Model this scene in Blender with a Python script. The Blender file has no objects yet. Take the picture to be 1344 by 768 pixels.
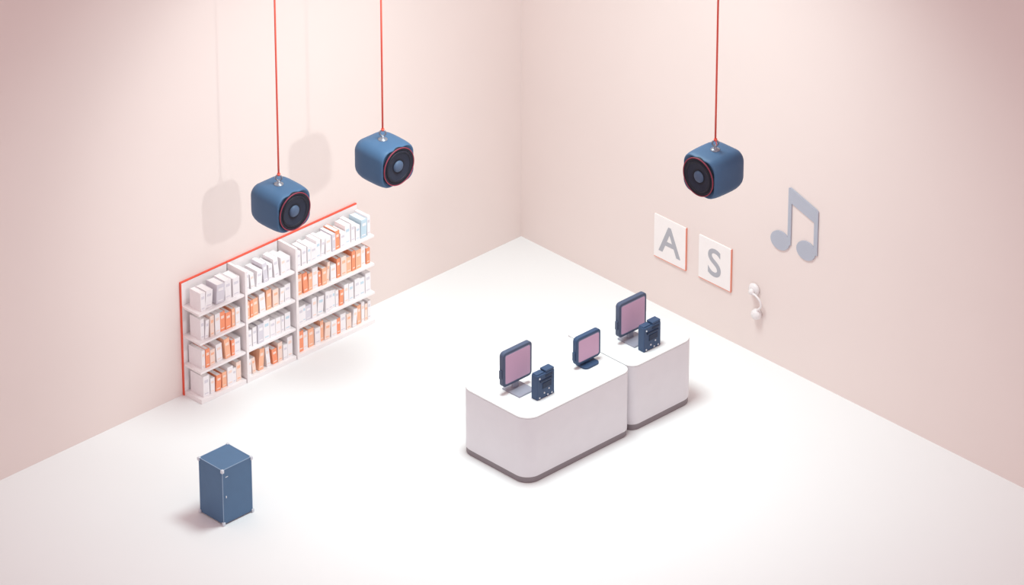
import bpy, bmesh, math, random
from mathutils import Vector, Matrix
random.seed(23)
SC=bpy.context.scene; COL=SC.collection
SC.view_settings.view_transform='Standard'

# ---------------------------------------------------------------- materials
def lin(c):
    return tuple(((v/255)/12.92 if v/255<=0.04045 else ((v/255+0.055)/1.055)**2.4) for v in c)+(1,)
def mat(name,rgb,rough=0.6,metal=0.0,noise=0.012,scale=6,spec=0.3,emit=0,bump=0.0):
    m=bpy.data.materials.new(name); m.use_nodes=True
    nt=m.node_tree; b=nt.nodes['Principled BSDF']
    tc=nt.nodes.new('ShaderNodeTexCoord'); nz=nt.nodes.new('ShaderNodeTexNoise')
    nz.inputs['Scale'].default_value=scale; nz.inputs['Detail'].default_value=3
    nt.links.new(tc.outputs['Object'],nz.inputs['Vector'])
    rp=nt.nodes.new('ShaderNodeValToRGB')
    c=lin(rgb)
    rp.color_ramp.elements[0].position=.3; rp.color_ramp.elements[1].position=.7
    rp.color_ramp.elements[0].color=tuple(x*(1-noise) for x in c[:3])+(1,)
    rp.color_ramp.elements[1].color=tuple(min(1,x*(1+noise)) for x in c[:3])+(1,)
    nt.links.new(nz.outputs['Fac'],rp.inputs['Fac'])
    nt.links.new(rp.outputs['Color'],b.inputs['Base Color'])
    b.inputs['Roughness'].default_value=rough; b.inputs['Metallic'].default_value=metal
    b.inputs['Specular IOR Level'].default_value=spec
    if emit:
        b.inputs['Emission Color'].default_value=c; b.inputs['Emission Strength'].default_value=emit
    return m
M_WALL=mat('wall_paint',(237,223,218),.85,noise=.008,scale=.6,spec=.1)
M_FLOOR=mat('floor_paint',(241,242,242),.7,noise=.005,scale=.5,spec=.15)
M_WHITE=mat('white_laminate',(228,226,230),.5)
M_SHELF=mat('shelf_white',(246,240,240),.6)
M_RED=mat('red_orange_edge',(234,94,74),.5)
M_PAGES=mat('paper_white',(249,246,246),.8,scale=40)
M_CW=mat('cover_white',(247,243,245),.6)
M_CO=mat('cover_orange',(252,190,156),.6)
M_CP=mat('cover_peach',(249,224,212),.6)
M_CB=mat('cover_blue',(200,222,234),.6)
M_CR=mat('cover_red_orange',(252,160,122),.6)
M_CG=mat('cover_grey',(222,218,226),.6)
M_BLUE=mat('speaker_blue',(70,102,136),.5,noise=.03,spec=.3)
M_RUB=mat('rubber_dark',(32,33,46),.6)
M_CONE=mat('cone_dark',(42,46,62),.7)
M_CAP=mat('dust_cap_blue',(80,96,122),.5)
M_RING=mat('ring_red',(150,58,78),.5)
M_CORD=mat('cord_red',(246,106,90),.6)
M_METAL=mat('grey_metal',(150,154,166),.35,metal=.6)
M_BOX=mat('cabinet_blue',(86,118,152),.5,noise=.03,spec=.3)
M_BOXT=mat('cabinet_edge',(146,172,200),.4,spec=.4)
M_SCREW=mat('bright_metal',(215,220,228),.3,metal=.3)
M_PLINTH=mat('plinth_taupe',(142,134,138),.6)
M_FRAME=mat('frame_slate',(80,90,114),.5)
M_BEZEL=mat('bezel_slate',(122,128,152),.5)
M_NAVY=mat('frame_navy',(60,82,114),.5)
M_SLOT=mat('recess_navy',(36,50,76),.5)
M_SCREEN=mat('screen_mauve',(196,160,186),.45,noise=.015,scale=2,emit=.10,spec=.2)
M_STAND=mat('stand_grey',(160,160,174),.4,metal=.1)
M_DOT=mat('pale_button',(215,220,228),.5)
M_SIGN=mat('sign_white',(247,241,239),.6)
M_LETTER=mat('letter_grey',(178,178,185),.6)
M_SIGNEDGE=mat('sign_edge_coral',(240,156,134),.6)
M_NOTE=mat('note_grey_blue',(180,184,196),.6)
M_FIT=mat('fitting_white',(238,232,232),.4)

# ---------------------------------------------------------------- helpers
def fin(bm,name,mats,parent=None,loc=(0,0,0),rot=(0,0,0),smooth=False,bevel=0,seg=3):
    bmesh.ops.recalc_face_normals(bm,faces=bm.faces)
    me=bpy.data.meshes.new(name); bm.to_mesh(me); bm.free()
    for m in (mats if isinstance(mats,(list,tuple)) else [mats]): me.materials.append(m)
    o=bpy.data.objects.new(name,me); COL.objects.link(o)
    o.location=loc; o.rotation_euler=rot
    if parent: o.parent=parent
    if smooth:
        for p in me.polygons: p.use_smooth=True
    if bevel:
        md=o.modifiers.new('bevel','BEVEL'); md.width=bevel; md.segments=seg; md.limit_method='ANGLE'; md.angle_limit=math.radians(40)
        for p in me.polygons: p.use_smooth=True
        md.harden_normals=True
    return o
def empty(name,loc,label,cat,rot=(0,0,0),group=None):
    o=bpy.data.objects.new(name,None); COL.objects.link(o); o.location=loc; o.rotation_euler=rot
    o.empty_display_size=.1
    o['label']=label; o['category']=cat
    if group: o['group']=group
    return o
def box(bm,x0,x1,y0,y1,z0,z1,mi=0):
    r=bmesh.ops.create_cube(bm,size=1)
    for v in r['verts']:
        v.co=Vector(((x0+x1)/2+v.co.x*(x1-x0),(y0+y1)/2+v.co.y*(y1-y0),(z0+z1)/2+v.co.z*(z1-z0)))
    fs=set(f for v in r['verts'] for f in v.link_faces)
    for f in fs: f.material_index=mi
    return r['verts']
def bx(name,dims,m,parent=None,loc=(0,0,0),bevel=0,rot=(0,0,0),seg=3):
    bm=bmesh.new(); box(bm,*dims); return fin(bm,name,m,parent,loc,rot,bevel=bevel,seg=seg)
def rrect(x0,x1,y0,y1,r,n=8):
    # r: one radius or four (back-right, back-left, front-left, front-right)
    R=r if isinstance(r,(list,tuple)) else (r,)*4
    pts=[]
    for k,(sx,sy) in enumerate(((1,1),(-1,1),(-1,-1),(1,-1))):
        q=R[k]; cx=(x1-q) if sx>0 else (x0+q); cy=(y1-q) if sy>0 else (y0+q)
        for i in range(n+1):
            t=math.radians(k*90+90*i/n); pts.append((cx+q*math.cos(t),cy+q*math.sin(t)))
    return pts
def prism(bm,pts,z0,z1,mi=0):
    vb=[bm.verts.new((x,y,z0)) for x,y in pts]; vt=[bm.verts.new((x,y,z1)) for x,y in pts]
    n=len(pts); fs=[bm.faces.new(vt),bm.faces.new(vb[::-1])]
    for i in range(n): fs.append(bm.faces.new((vb[i],vb[(i+1)%n],vt[(i+1)%n],vt[i])))
    for f in fs: f.material_index=mi
def lathe(bm,prof,n=40,mi=0):
    rings=[]
    for r,z in prof:
        if r<1e-6: rings.append([bm.verts.new((0,0,z))])
        else: rings.append([bm.verts.new((r*math.cos(2*math.pi*i/n),r*math.sin(2*math.pi*i/n),z)) for i in range(n)])
    for a,b in zip(rings,rings[1:]):
        for i in range(n):
            j=(i+1)%n
            if len(a)==1 and len(b)==1: continue
            if len(a)==1: f=bm.faces.new((a[0],b[j],b[i]))
            elif len(b)==1: f=bm.faces.new((a[i],a[j],b[0]))
            else: f=bm.faces.new((a[i],a[j],b[j],b[i]))
            f.material_index=mi
def torus(bm,R,r,n=40,k=8):
    vs=[[bm.verts.new(((R+r*math.cos(2*math.pi*j/k))*math.cos(2*math.pi*i/n),(R+r*math.cos(2*math.pi*j/k))*math.sin(2*math.pi*i/n),r*math.sin(2*math.pi*j/k))) for j in range(k)] for i in range(n)]
    for i in range(n):
        for j in range(k): bm.faces.new((vs[i][j],vs[(i+1)%n][j],vs[(i+1)%n][(j+1)%k],vs[i][(j+1)%k]))
def tube(bm,pts,r,k=10):
    pts=[Vector(p) for p in pts]; rings=[]
    up=Vector((0.3,0.2,1)).normalized()
    for i,p in enumerate(pts):
        d=(pts[min(i+1,len(pts)-1)]-pts[max(i-1,0)]).normalized()
        a=d.cross(up)
        if a.length<1e-3: a=d.cross(Vector((1,0,0)))
        a.normalize(); b=d.cross(a).normalized()
        rings.append([bm.verts.new(p+r*(math.cos(2*math.pi*j/k)*a+math.sin(2*math.pi*j/k)*b)) for j in range(k)])
    for A,B in zip(rings,rings[1:]):
        for j in range(k): bm.faces.new((A[j],A[(j+1)%k],B[(j+1)%k],B[j]))
    bm.faces.new(rings[0][::-1]); bm.faces.new(rings[-1])

# ---------------------------------------------------------------- room
def struct(o): o['kind']='structure'; return o
struct(bx('floor',(-24,.2,-24,.2,-.2,0),M_FLOOR))
struct(bx('wall_left',(-24,.2,0,.2,0,9),M_WALL))
struct(bx('wall_right',(0,.2,-24,0,0,9),M_WALL))

# ---------------------------------------------------------------- bookshelves
BH=1.63; DEP=.355; BT=.032
LV=[.06,.468,.888,1.308]           # top surfaces of boards
units=[(-5.98,-5.22,'open-ended white bookshelf with red-edged back panel against wall',False),
       (-5.21,-4.36,'white bookshelf with side panel and red top edge against wall',True),
       (-4.35,-2.98,'wide white bookshelf with red top edge against wall',True)]
for k,(x0,x1,lab,side) in enumerate(units):
    w=x1-x0
    e=empty('bookshelf',(x0+w/2,-DEP/2,0),lab,'bookshelf',group='row of wall bookshelves')
    h=w/2; d=DEP/2
    bx('back_panel',(-h,h,d-.025,d-.003,0.0,BH),M_SHELF,e)
    bm=bmesh.new(); box(bm,-h,h,d-.028,d-.002,BH,BH+.014)
    if k==0: box(bm,-h-.014,-h,d-.028,d-.002,0,BH+.014)
    o=fin(bm,'edge_trim',M_RED,e); o['label']='thin red-orange edging'
    sx=-h
    if side:
        bx('side_panel',(-h,-h+.038,-d-.008,d-.026,0,BH),M_SHELF,e,bevel=.003); sx=-h+.039
    for i,z in enumerate(LV):
        if i==0: bx('shelf_board',(sx,h,-d,d-.026,0,z),M_SHELF,e,bevel=.004)
        else: bx('shelf_board',(sx,h,-d,d-.026,z-BT,z),M_SHELF,e,bevel=.004)

# books: unit mesh (1 x 1 x 1), spine faces -y, origin at bottom centre
def bookmesh(cov,stripe):
    bm=bmesh.new()
    box(bm,-.5,.5,-.5,-.46,0,1,0); box(bm,-.5,-.42,-.46,.5,0,1,0); box(bm,.42,.5,-.46,.5,0,1,0)
    box(bm,-.3,.3,-.508,-.499,.66,.80,1); box(bm,-.3,.3,-.508,-.499,.12,.17,1)
    bmesh.ops.recalc_face_normals(bm,faces=bm.faces)
    me=bpy.data.meshes.new('book'); bm.to_mesh(me); bm.free(); me.materials.append(cov); me.materials.append(stripe); return me
def pagemesh():
    bm=bmesh.new(); box(bm,-.41,.41,-.455,.47,.02,.985)
    me=bpy.data.meshes.new('pages'); bm.to_mesh(me); bm.free(); me.materials.append(M_PAGES); return me
PG=pagemesh()
KIND={'w':(bookmesh(M_CW,M_CG),'white book with pale grey spine marks standing on shelf'),
      'W':(bookmesh(M_CW,M_CP),'white book with peach spine marks standing on shelf'),
      'b':(bookmesh(M_CW,M_CB),'white book with light blue spine marks standing on shelf'),
      'B':(bookmesh(M_CB,M_CW),'light blue book standing on shelf'),
      'o':(bookmesh(M_CO,M_CP),'orange book with peach spine marks standing on shelf'),
      'r':(bookmesh(M_CR,M_CP),'red-orange book with peach spine marks standing on shelf'),
      'p':(bookmesh(M_CP,M_CO),'pale peach book with orange spine marks standing on shelf'),
      'g':(bookmesh(M_CG,M_CW),'pale grey book standing on shelf')}
LAY=[ # unit, level(bottom->top), kinds
 (0,0,'wWroWwp'),(0,1,'WrpWorw'),(0,2,'wwpWrroW'),(0,3,'wwgww'),
 (1,0,'WpoWrpwW'),(1,1,'wwgbwWwb'),(1,2,'oroWopWw'),(1,3,'wWwgwwWw'),
 (2,0,'rWowopWrwpWoWpw'),(2,1,'wbgWbwwbwrWbwbw'),(2,2,'oroWropWrporoWr'),(2,3,'wwbwbwWgrwbwbBw')]
names=['bottom','lower','upper','top']
for u,l,s in LAY:
    x0,x1=units[u][0]+.065,units[u][1]-.03
    span=x1-x0; items=[]
    for i,c in enumerate(s):
        h=random.uniform(.21,.285) if l==3 else random.uniform(.21,.305)
        lean=0
        if 0<i<len(s)-1 and random.random()<.3: lean=math.radians(random.uniform(2.5,6.0))*random.choice((1,1,-1))
        items.append([c,random.uniform(.6,1.35),h,lean,random.uniform(.0,1.0)**2])
    leansum=sum(abs(math.sin(i[3]))*i[2] for i in items)
    wsum=sum(i[1] for i in items); gsum=sum(i[4] for i in items)
    gap_tot=span*(.10 if u<2 else .06)
    k=(span-leansum-gap_tot)/wsum
    x=x0
    for c,wk,h,lean,g in items:
        t=k*wk; d=random.uniform(.19,.25)
        me,lab=KIND[c]
        o=bpy.data.objects.new('book',me); COL.objects.link(o)
        tt=t*.96; o.scale=(tt,d,h); o.rotation_euler=(0,lean,0)
        ext=h*abs(math.sin(lean))
        cx=x+t/2+(ext if lean<0 else 0)
        yf=-.322+random.uniform(0,.025)           # spine plane
        o.location=(cx,yf+d/2,LV[l]+tt/2*abs(math.sin(lean))+.0006)
        o['label']=lab; o['category']='book'; o['group']='books on the %s shelf'%names[l]
        p=bpy.data.objects.new('pages',PG); COL.objects.link(p); p.parent=o
        x+=t+ext+gap_tot*g/gsum

# ---------------------------------------------------------------- hanging speakers
def speaker(loc,rz,lab,top=7.0,sc=1.0):
    # local: front faces -y
    e=empty('hanging_speaker',loc,lab,'speaker',rot=(0,0,rz),group='speakers hanging on red cords')
    e.scale=(sc,)*3
    HX=.285; HZ=.270; Z=HZ-.004
    bm=bmesh.new(); rings=[]
    prof=[(-.262,.86),(-.276,.90),(-.272,.93),(-.255,.955),(-.21,.978),(-.14,.994),(-.05,1.0),(.06,1.0),(.13,.988),(.19,.955),(.23,.91),(.258,.85),(.276,.78),(.286,.70),(.29,.58)]
    for y,s in prof:
        off=(1-s)*.30
        pts=rrect(-(HX-off),HX-off,-(HZ-off),HZ-off,max(.06,.14-off*.35),8)
        rings.append([bm.verts.new((px,y,pz)) for px,pz in pts])
    for A,B in zip(rings,rings[1:]):
        n=len(A)
        for i in range(n): bm.faces.new((A[i],A[(i+1)%n],B[(i+1)%n],B[i]))
    bm.faces.new(rings[0]); bm.faces.new(rings[-1][::-1])
    fin(bm,'speaker_cabinet',M_BLUE,e,smooth=True)
    rot=(math.radians(90),0,0)   # lathe z -> -y
    bm=bmesh.new(); lathe(bm,[(0,.18),(.254,.18),(.258,.275),(.251,.286),(.221,.286),(.211,.277),(0,.262)],56)
    dr=fin(bm,'speaker_driver',M_RUB,e,loc=(0,-.008,0),rot=rot,smooth=True); dr['label']='round dark speaker driver'
    bm=bmesh.new(); torus(bm,.250,.0065,64,8)
    r=fin(bm,'driver_ring',M_RING,dr,loc=(0,0,.285),smooth=True); r['label']='thin red ring around driver'
    bm=bmesh.new(); torus(bm,.195,.018,56,10)
    fin(bm,'driver_surround',M_RUB,dr,loc=(0,0,.277),smooth=True)
    bm=bmesh.new(); lathe(bm,[(.18,.284),(.13,.274),(.085,.266),(0,.264)],48)
    fin(bm,'driver_cone',M_CONE,dr,smooth=True)
    bm=bmesh.new(); lathe(bm,[(.078,.264),(.075,.280),(.062,.293),(.036,.302),(0,.305)],40)
    fin(bm,'dust_cap',M_CAP,dr,smooth=True)
    bm=bmesh.new(); lathe(bm,[(0,Z-.004),(.06,Z-.004),(.06,Z+.012),(.036,Z+.018),(.020,Z+.03),(.017,Z+.06),(0,Z+.06)],24)
    hk=fin(bm,'hanging_hook',M_METAL,e,smooth=True); hk['label']='grey metal eye hook'
    bm=bmesh.new(); torus(bm,.038,.011,24,8)
    fin(bm,'hook_ring',M_METAL,hk,loc=(0,0,Z+.096),rot=(math.radians(90),0,math.radians(-45)-rz),smooth=True)
    bm=bmesh.new(); tube(bm,[(0,0,Z+.124),(0,0,(top-loc[2])/sc)],.0122,8)
    tube(bm,[(0,0,Z+.132),(.003,0,Z+.142),(0,0,Z+.157)],.022,8)
    tube(bm,[(0,0,Z+.135),(.025,-.01,Z+.12),(.04,-.02,Z+.09)],.006,6)
    c=fin(bm,'cord',M_CORD,e,smooth=True); c['label']='thin red hanging cord'
    return e
speaker((-5.34,-1.20,3.0),0,'blue rounded cube speaker hanging on red cord above bookshelf')
speaker((-4.09,-1.75,3.375),0,'blue rounded cube speaker hanging on red cord near wall')
SP3=(-3.99,-7.36,5.365)
speaker(SP3,math.radians(-90),'blue rounded cube speaker hanging on red cord above counters',8.85,.955)
def arm(n,d): struct(bx('cord_bracket_%d'%n,d,M_WHITE,bevel=.01))  # unseen wall bracket above the view that a speaker cord hangs from
arm(1,(-5.38,-5.30,-1.25,0,7.0,7.08)); arm(2,(-4.13,-4.05,-1.80,0,7.0,7.08)); arm(3,(SP3[0]-.05,0,SP3[1]-.04,SP3[1]+.04,8.85,8.93))

# ---------------------------------------------------------------- blue cabinet
e=empty('storage_box',(-7.47,-2.51,0),'blue metal box cabinet with light edges on floor','cabinet')
hx,hy,HB=.235,.215,.79
bx('cabinet_body',(-hx,hx,-hy,hy,.015,HB),M_BOX,e,bevel=.006)
bm=bmesh.new(); t=.0035
for sx in (-1,1):
    for sy in (-1,1):
        box(bm,sx*hx-t,sx*hx+t,sy*hy-t,sy*hy+t,.015,HB+t)
for sx in (-1,1): box(bm,sx*hx-t,sx*hx+t,-hy,hy,HB-t,HB+t)
for sy in (-1,1): box(bm,-hx,hx,sy*hy-t,sy*hy+t,HB-t,HB+t)
o=fin(bm,'edge_trim',M_BOXT,e); o['label']='pale blue edging strips'
bx('door_panel',(-hx+.006,hx-.006,-hy-.003,-hy-.001,.02,HB-.006),M_BOX,e,bevel=.001)
d=bx('door_handle',(-.20,-.185,-hy-.018,-hy-.004,.385,.415),M_SCREW,e,bevel=.004); d['label']='small bright handle'
bx('door_plate',(-.19,-.15,-hy-.0055,-hy-.0035,.67,.682),M_SCREW,e,bevel=.001)
src=None
for sx in (-1,1):
    for sy in (-1,1):
        for z in (0,HB-.04):
            if src is None:
                bm=bmesh.new(); box(bm,-.019,.019,-.019,.019,0,.048)
                src=fin(bm,'corner_bracket',M_SCREW,e,loc=(sx*hx,sy*hy,z),bevel=.008); src['label']='bright metal corner'
            else:
                o=src.copy(); COL.objects.link(o); o.parent=e; o.location=(sx*hx,sy*hy,z)

# ---------------------------------------------------------------- counters
def counter(x0,x1,y0,y1,R,lab):
    cx,cy=(x0+x1)/2,(y0+y1)/2; a,b=(x1-x0)/2,(y1-y0)/2
    e=empty('counter',(cx,cy,0),lab,'counter',group='white service counters')
    bm=bmesh.new(); prism(bm,rrect(-a+.008,a-.008,-b+.008,b-.008,[q-.008 for q in R],12),0,.085)
    p=fin(bm,'plinth',M_PLINTH,e,bevel=.004); p['label']='grey-brown recessed plinth'
    bm=bmesh.new(); prism(bm,rrect(-a,a,-b,b,R,12),.085,.925)
    fin(bm,'counter_body',M_WHITE,e,bevel=.003)
    bm=bmesh.new(); prism(bm,rrect(-a,a,-b,b,R,12),.925,.95)
    fin(bm,'countertop',M_FLOOR,e,bevel=.010)
    return e
counter(-4.40,-2.57,-4.65,-3.43,(.14,.2,.2,.14),'long white counter with rounded corners and dark plinth')
counter(-2.555,-1.41,-4.63,-3.41,(.2,.14,.14,.2),'short white counter with rounded corners beside longer counter')

# ---------------------------------------------------------------- monitors
def monitor(x,y,w,h,zc,fm,sm,lab,stand='plate'):
    e=empty('monitor',(x,y,.95),lab,'monitor')
    def slab(name,a,b,r,y0,y1,m,par,bev):
        bm=bmesh.new(); prism(bm,rrect(-a,a,-b,b,r,6),0,y1-y0)
        return fin(bm,name,m,par,loc=(0,y1,zc),rot=(math.radians(90),0,0),bevel=bev)
    slab('monitor_frame',w/2,h/2,.055,-.035,.035,fm,e,.012)
    slab('bezel',w/2-.030,h/2-.034,.028,-.0375,-.034,M_BEZEL,e,.001)
    s=slab('screen',w/2-.039,h/2-.044,.025,-.040,-.0372,M_SCREEN,e,.001); s['label']='blank mauve screen'
    slab('back_housing',w*.3,h*.3,.03,.036,.07,fm,e,.01)
    bx('stand_neck',(-.045,.045,-.01,.034,.012,zc-h/2+.03),sm,e,bevel=.008)
    if stand=='plate': bx('stand_base',(-.14,.14,-.21,.10,.0005,.022),sm,e,bevel=.006)
    else:
        bm=bmesh.new(); prism(bm,rrect(-.13,.13,-.12,.10,.06,6),.0005,.03)
        fin(bm,'stand_base',sm,e,bevel=.008)
    bx('side_button',(-w/2-.02,-w/2-.001,-.02,.02,-.06,.06),fm,e,loc=(0,0,zc-.06),bevel=.004)
    return e
monitor(-3.95,-3.98,.50,.49,.355,M_FRAME,M_STAND,'dark grey framed monitor with mauve screen on long counter')
monitor(-2.89,-4.16,.43,.39,.25,M_NAVY,M_NAVY,'small navy monitor with mauve screen on long counter','puck')
monitor(-2.05,-4.10,.49,.49,.35,M_FRAME,M_STAND,'dark grey framed monitor with mauve screen on short counter')

# ---------------------------------------------------------------- card terminals
def terminal(x,y,lab):
    e=empty('card_terminal',(x,y,.95),lab,'card terminal',group='navy card terminals')
    a,b=.15,.055
    bx('terminal_body',(-a,a,-b,b,.0005,.345),M_NAVY,e,bevel=.012)
    bx('top_block',(.0,a-.004,-b+.004,b,.346,.378),M_NAVY,e,bevel=.008)
    bx('side_block',(-a+.01,-.01,-b+.02,b-.005,.346,.358),M_NAVY,e,bevel=.004)
    bx('card_slot',(-.10,.10,-b-.012,-b-.0005,.245,.268),M_SLOT,e,bevel=.004)
    bx('display',(-.01,.11,-b-.005,-b-.0005,.29,.32),M_SLOT,e,bevel=.002)
    src=None
    for px,pz in ((-.11,.03),(-.03,.075),(.03,.03),(.10,.03),(.05,.11),(-.11,.30)):
        if src is None:
            bm=bmesh.new(); lathe(bm,[(0,0),(.012,0),(.012,.005),(.008,.009),(0,.009)],12)
            src=fin(bm,'button',M_DOT,e,loc=(px,-b,pz),rot=(math.radians(90),0,0),smooth=True); src['label']='pale round button'
        else:
            o=src.copy(); COL.objects.link(o); o.parent=e; o.location=(px,-b,pz)
    bx('keypad',(-.06,.09,-b-.006,-b-.0005,.14,.22),M_SLOT,e,bevel=.003)
    return e
terminal(-3.83,-4.34,'navy blocky card terminal beside monitor on long counter')
terminal(-2.04,-4.42,'navy blocky card terminal beside monitor on short counter')

# ---------------------------------------------------------------- wall signs
RW=(math.radians(90),0,math.radians(-90))
def sign(ch,yc,zc,lab):
    e=empty('letter_sign',(-.0,yc,zc),lab,'sign',rot=RW,group='square letter signs')
    bx('sign_panel',(-.285,.285,-.31,.31,.002,.024),M_SIGN,e,bevel=.003)
    bm=bmesh.new(); box(bm,.286,.295,-.320,.31,.002,.023); box(bm,-.285,.286,-.320,-.311,.002,.023)
    o=fin(bm,'sign_edge',M_SIGNEDGE,e); o['label']='thin coral edge'
    cu=bpy.data.curves.new('letter','FONT'); cu.body=ch; cu.size=.56; cu.align_x='CENTER'; cu.align_y='CENTER'; cu.extrude=.001; cu.offset=.007
    t=bpy.data.objects.new('letter_tmp',cu); COL.objects.link(t)
    bpy.context.view_layer.update()
    me=bpy.data.meshes.new_from_object(t); bpy.data.objects.remove(t)
    xs=[v.co.x for v in me.vertices]; ys=[v.co.y for v in me.vertices]
    mx,my=(min(xs)+max(xs))/2,(min(ys)+max(ys))/2
    for v in me.vertices: v.co.x-=mx; v.co.y-=my
    me.materials.clear(); me.materials.append(M_LETTER)
    o=bpy.data.objects.new('letter',me); COL.objects.link(o); o.parent=e; o.location=(0,0,.0255); o['label']='grey letter %s'%ch
sign('A',-2.79,1.04,'white square wall sign with grey letter A')
sign('S',-3.60,1.05,'white square wall sign with grey letter S')

# music note: flat cut-out
bm=bmesh.new()
def L(y,z): return (-(y+5.05), z-2.2)
def ell(cx,cy,a,b,ang,n=32):
    return [(cx+a*math.cos(t)*math.cos(ang)-b*math.sin(t)*math.sin(ang), cy+a*math.cos(t)*math.sin(ang)+b*math.sin(t)*math.cos(ang)) for t in [2*math.pi*i/n for i in range(n)]]
h1=L(-4.73,1.83); h2=L(-5.18,1.86)
z0,z1=.002,.018
prism(bm,ell(h1[0],h1[1],.165,.135,.25),z0,z1); prism(bm,ell(h2[0],h2[1],.165,.135,.25),z0,z1)
s1=L(-4.86,0)[0]; s2=L(-5.31,0)[0]
pts=[(s1,h1[1]),(s1+.055,h1[1]),(s1+.055,.235),(s2,.115),(s2,h2[1]),(s2+.065,h2[1]),(s2+.065,.29),(s2+.03,.315),(s1+.03,.455),(s1,.44)]
prism(bm,pts,z0,z1+.0004)
e=empty('music_note_sign',(0,-5.05,2.2),'flat grey-blue beamed music note mounted on wall','wall sign',rot=RW)
o=fin(bm,'note_shape',M_NOTE,e)

# wall fitting
e=empty('wall_fitting',(0,-4.36,.62),'small white wall fitting with curved arm and cup','wall fixture',rot=RW)
bm=bmesh.new(); lathe(bm,[(0,.003),(.08,.003),(.088,.03),(.07,.055),(.0,.065)],28)
fin(bm,'mounting_disc',M_FIT,e,loc=(-.05,.33,0),smooth=True)
bm=bmesh.new(); lathe(bm,[(0,.06),(.035,.065),(.042,.085),(.03,.11),(0,.118)],24)
fin(bm,'pivot_knob',M_FIT,e,loc=(-.04,.32,0),smooth=True)
bm=bmesh.new()
P=[Vector(p) for p in ((-.04,.31,.09),(.04,.30,.09),(.11,.24,.08),(.12,.16,.07),(.06,.09,.06),(.03,.04,.06))]
cur=[]
for i in range(len(P)-1):
    p0=P[max(i-1,0)];p1=P[i];p2=P[i+1];p3=P[min(i+2,len(P)-1)]
    for k in range(6):
        t=k/6; cur.append(.5*((2*p1)+(-p0+p2)*t+(2*p0-5*p1+4*p2-p3)*t*t+(-p0+3*p1-3*p2+p3)*t**3))
cur.append(P[-1]); tube(bm,cur,.014,10)
fin(bm,'curved_arm',M_FIT,e,smooth=True)
bm=bmesh.new(); lathe(bm,[(0,.003),(.06,.003),(.075,.03),(.07,.07),(.045,.10),(0,.105)],28)
fin(bm,'cup_end',M_FIT,e,loc=(.02,.0,0),smooth=True)

# ---------------------------------------------------------------- lights
w=bpy.data.worlds.new('world'); SC.world=w; w.use_nodes=True
bg=w.node_tree.nodes['Background']; bg.inputs['Color'].default_value=(.95,.73,.757,1); bg.inputs['Strength'].default_value=.70
def aim(o,t):
    o.rotation_euler=(Vector(t)-o.location).to_track_quat('-Z','Y').to_euler()
a=bpy.data.lights.new('overhead_panel','AREA'); a.shape='DISK'; a.size=3.0; a.energy=325; a.color=(.83,1,.99); a.spread=math.radians(120)
o=bpy.data.objects.new('overhead_panel',a); COL.objects.link(o); o.location=(-3.9,-3.9,9.3)
s=bpy.data.lights.new('wall_spot','SPOT'); s.energy=1250; s.spot_size=math.radians(33); s.spot_blend=1; s.shadow_soft_size=.22; s.color=(.96,1,.98)
o=bpy.data.objects.new('wall_spot',s); COL.objects.link(o); o.location=(-6.1,-12.5,8.7); aim(o,(-4.6,0,2.3))

# ---------------------------------------------------------------- camera
c=bpy.data.cameras.new('camera'); c.lens=200; c.sensor_width=36; c.clip_end=300
o=bpy.data.objects.new('camera',c); COL.objects.link(o)
o.location=(-46.257954,-47.724979,36.858215)
o.rotation_euler=(math.radians(90-29.57879664),0,math.radians(-44.00042583))
SC.camera=o
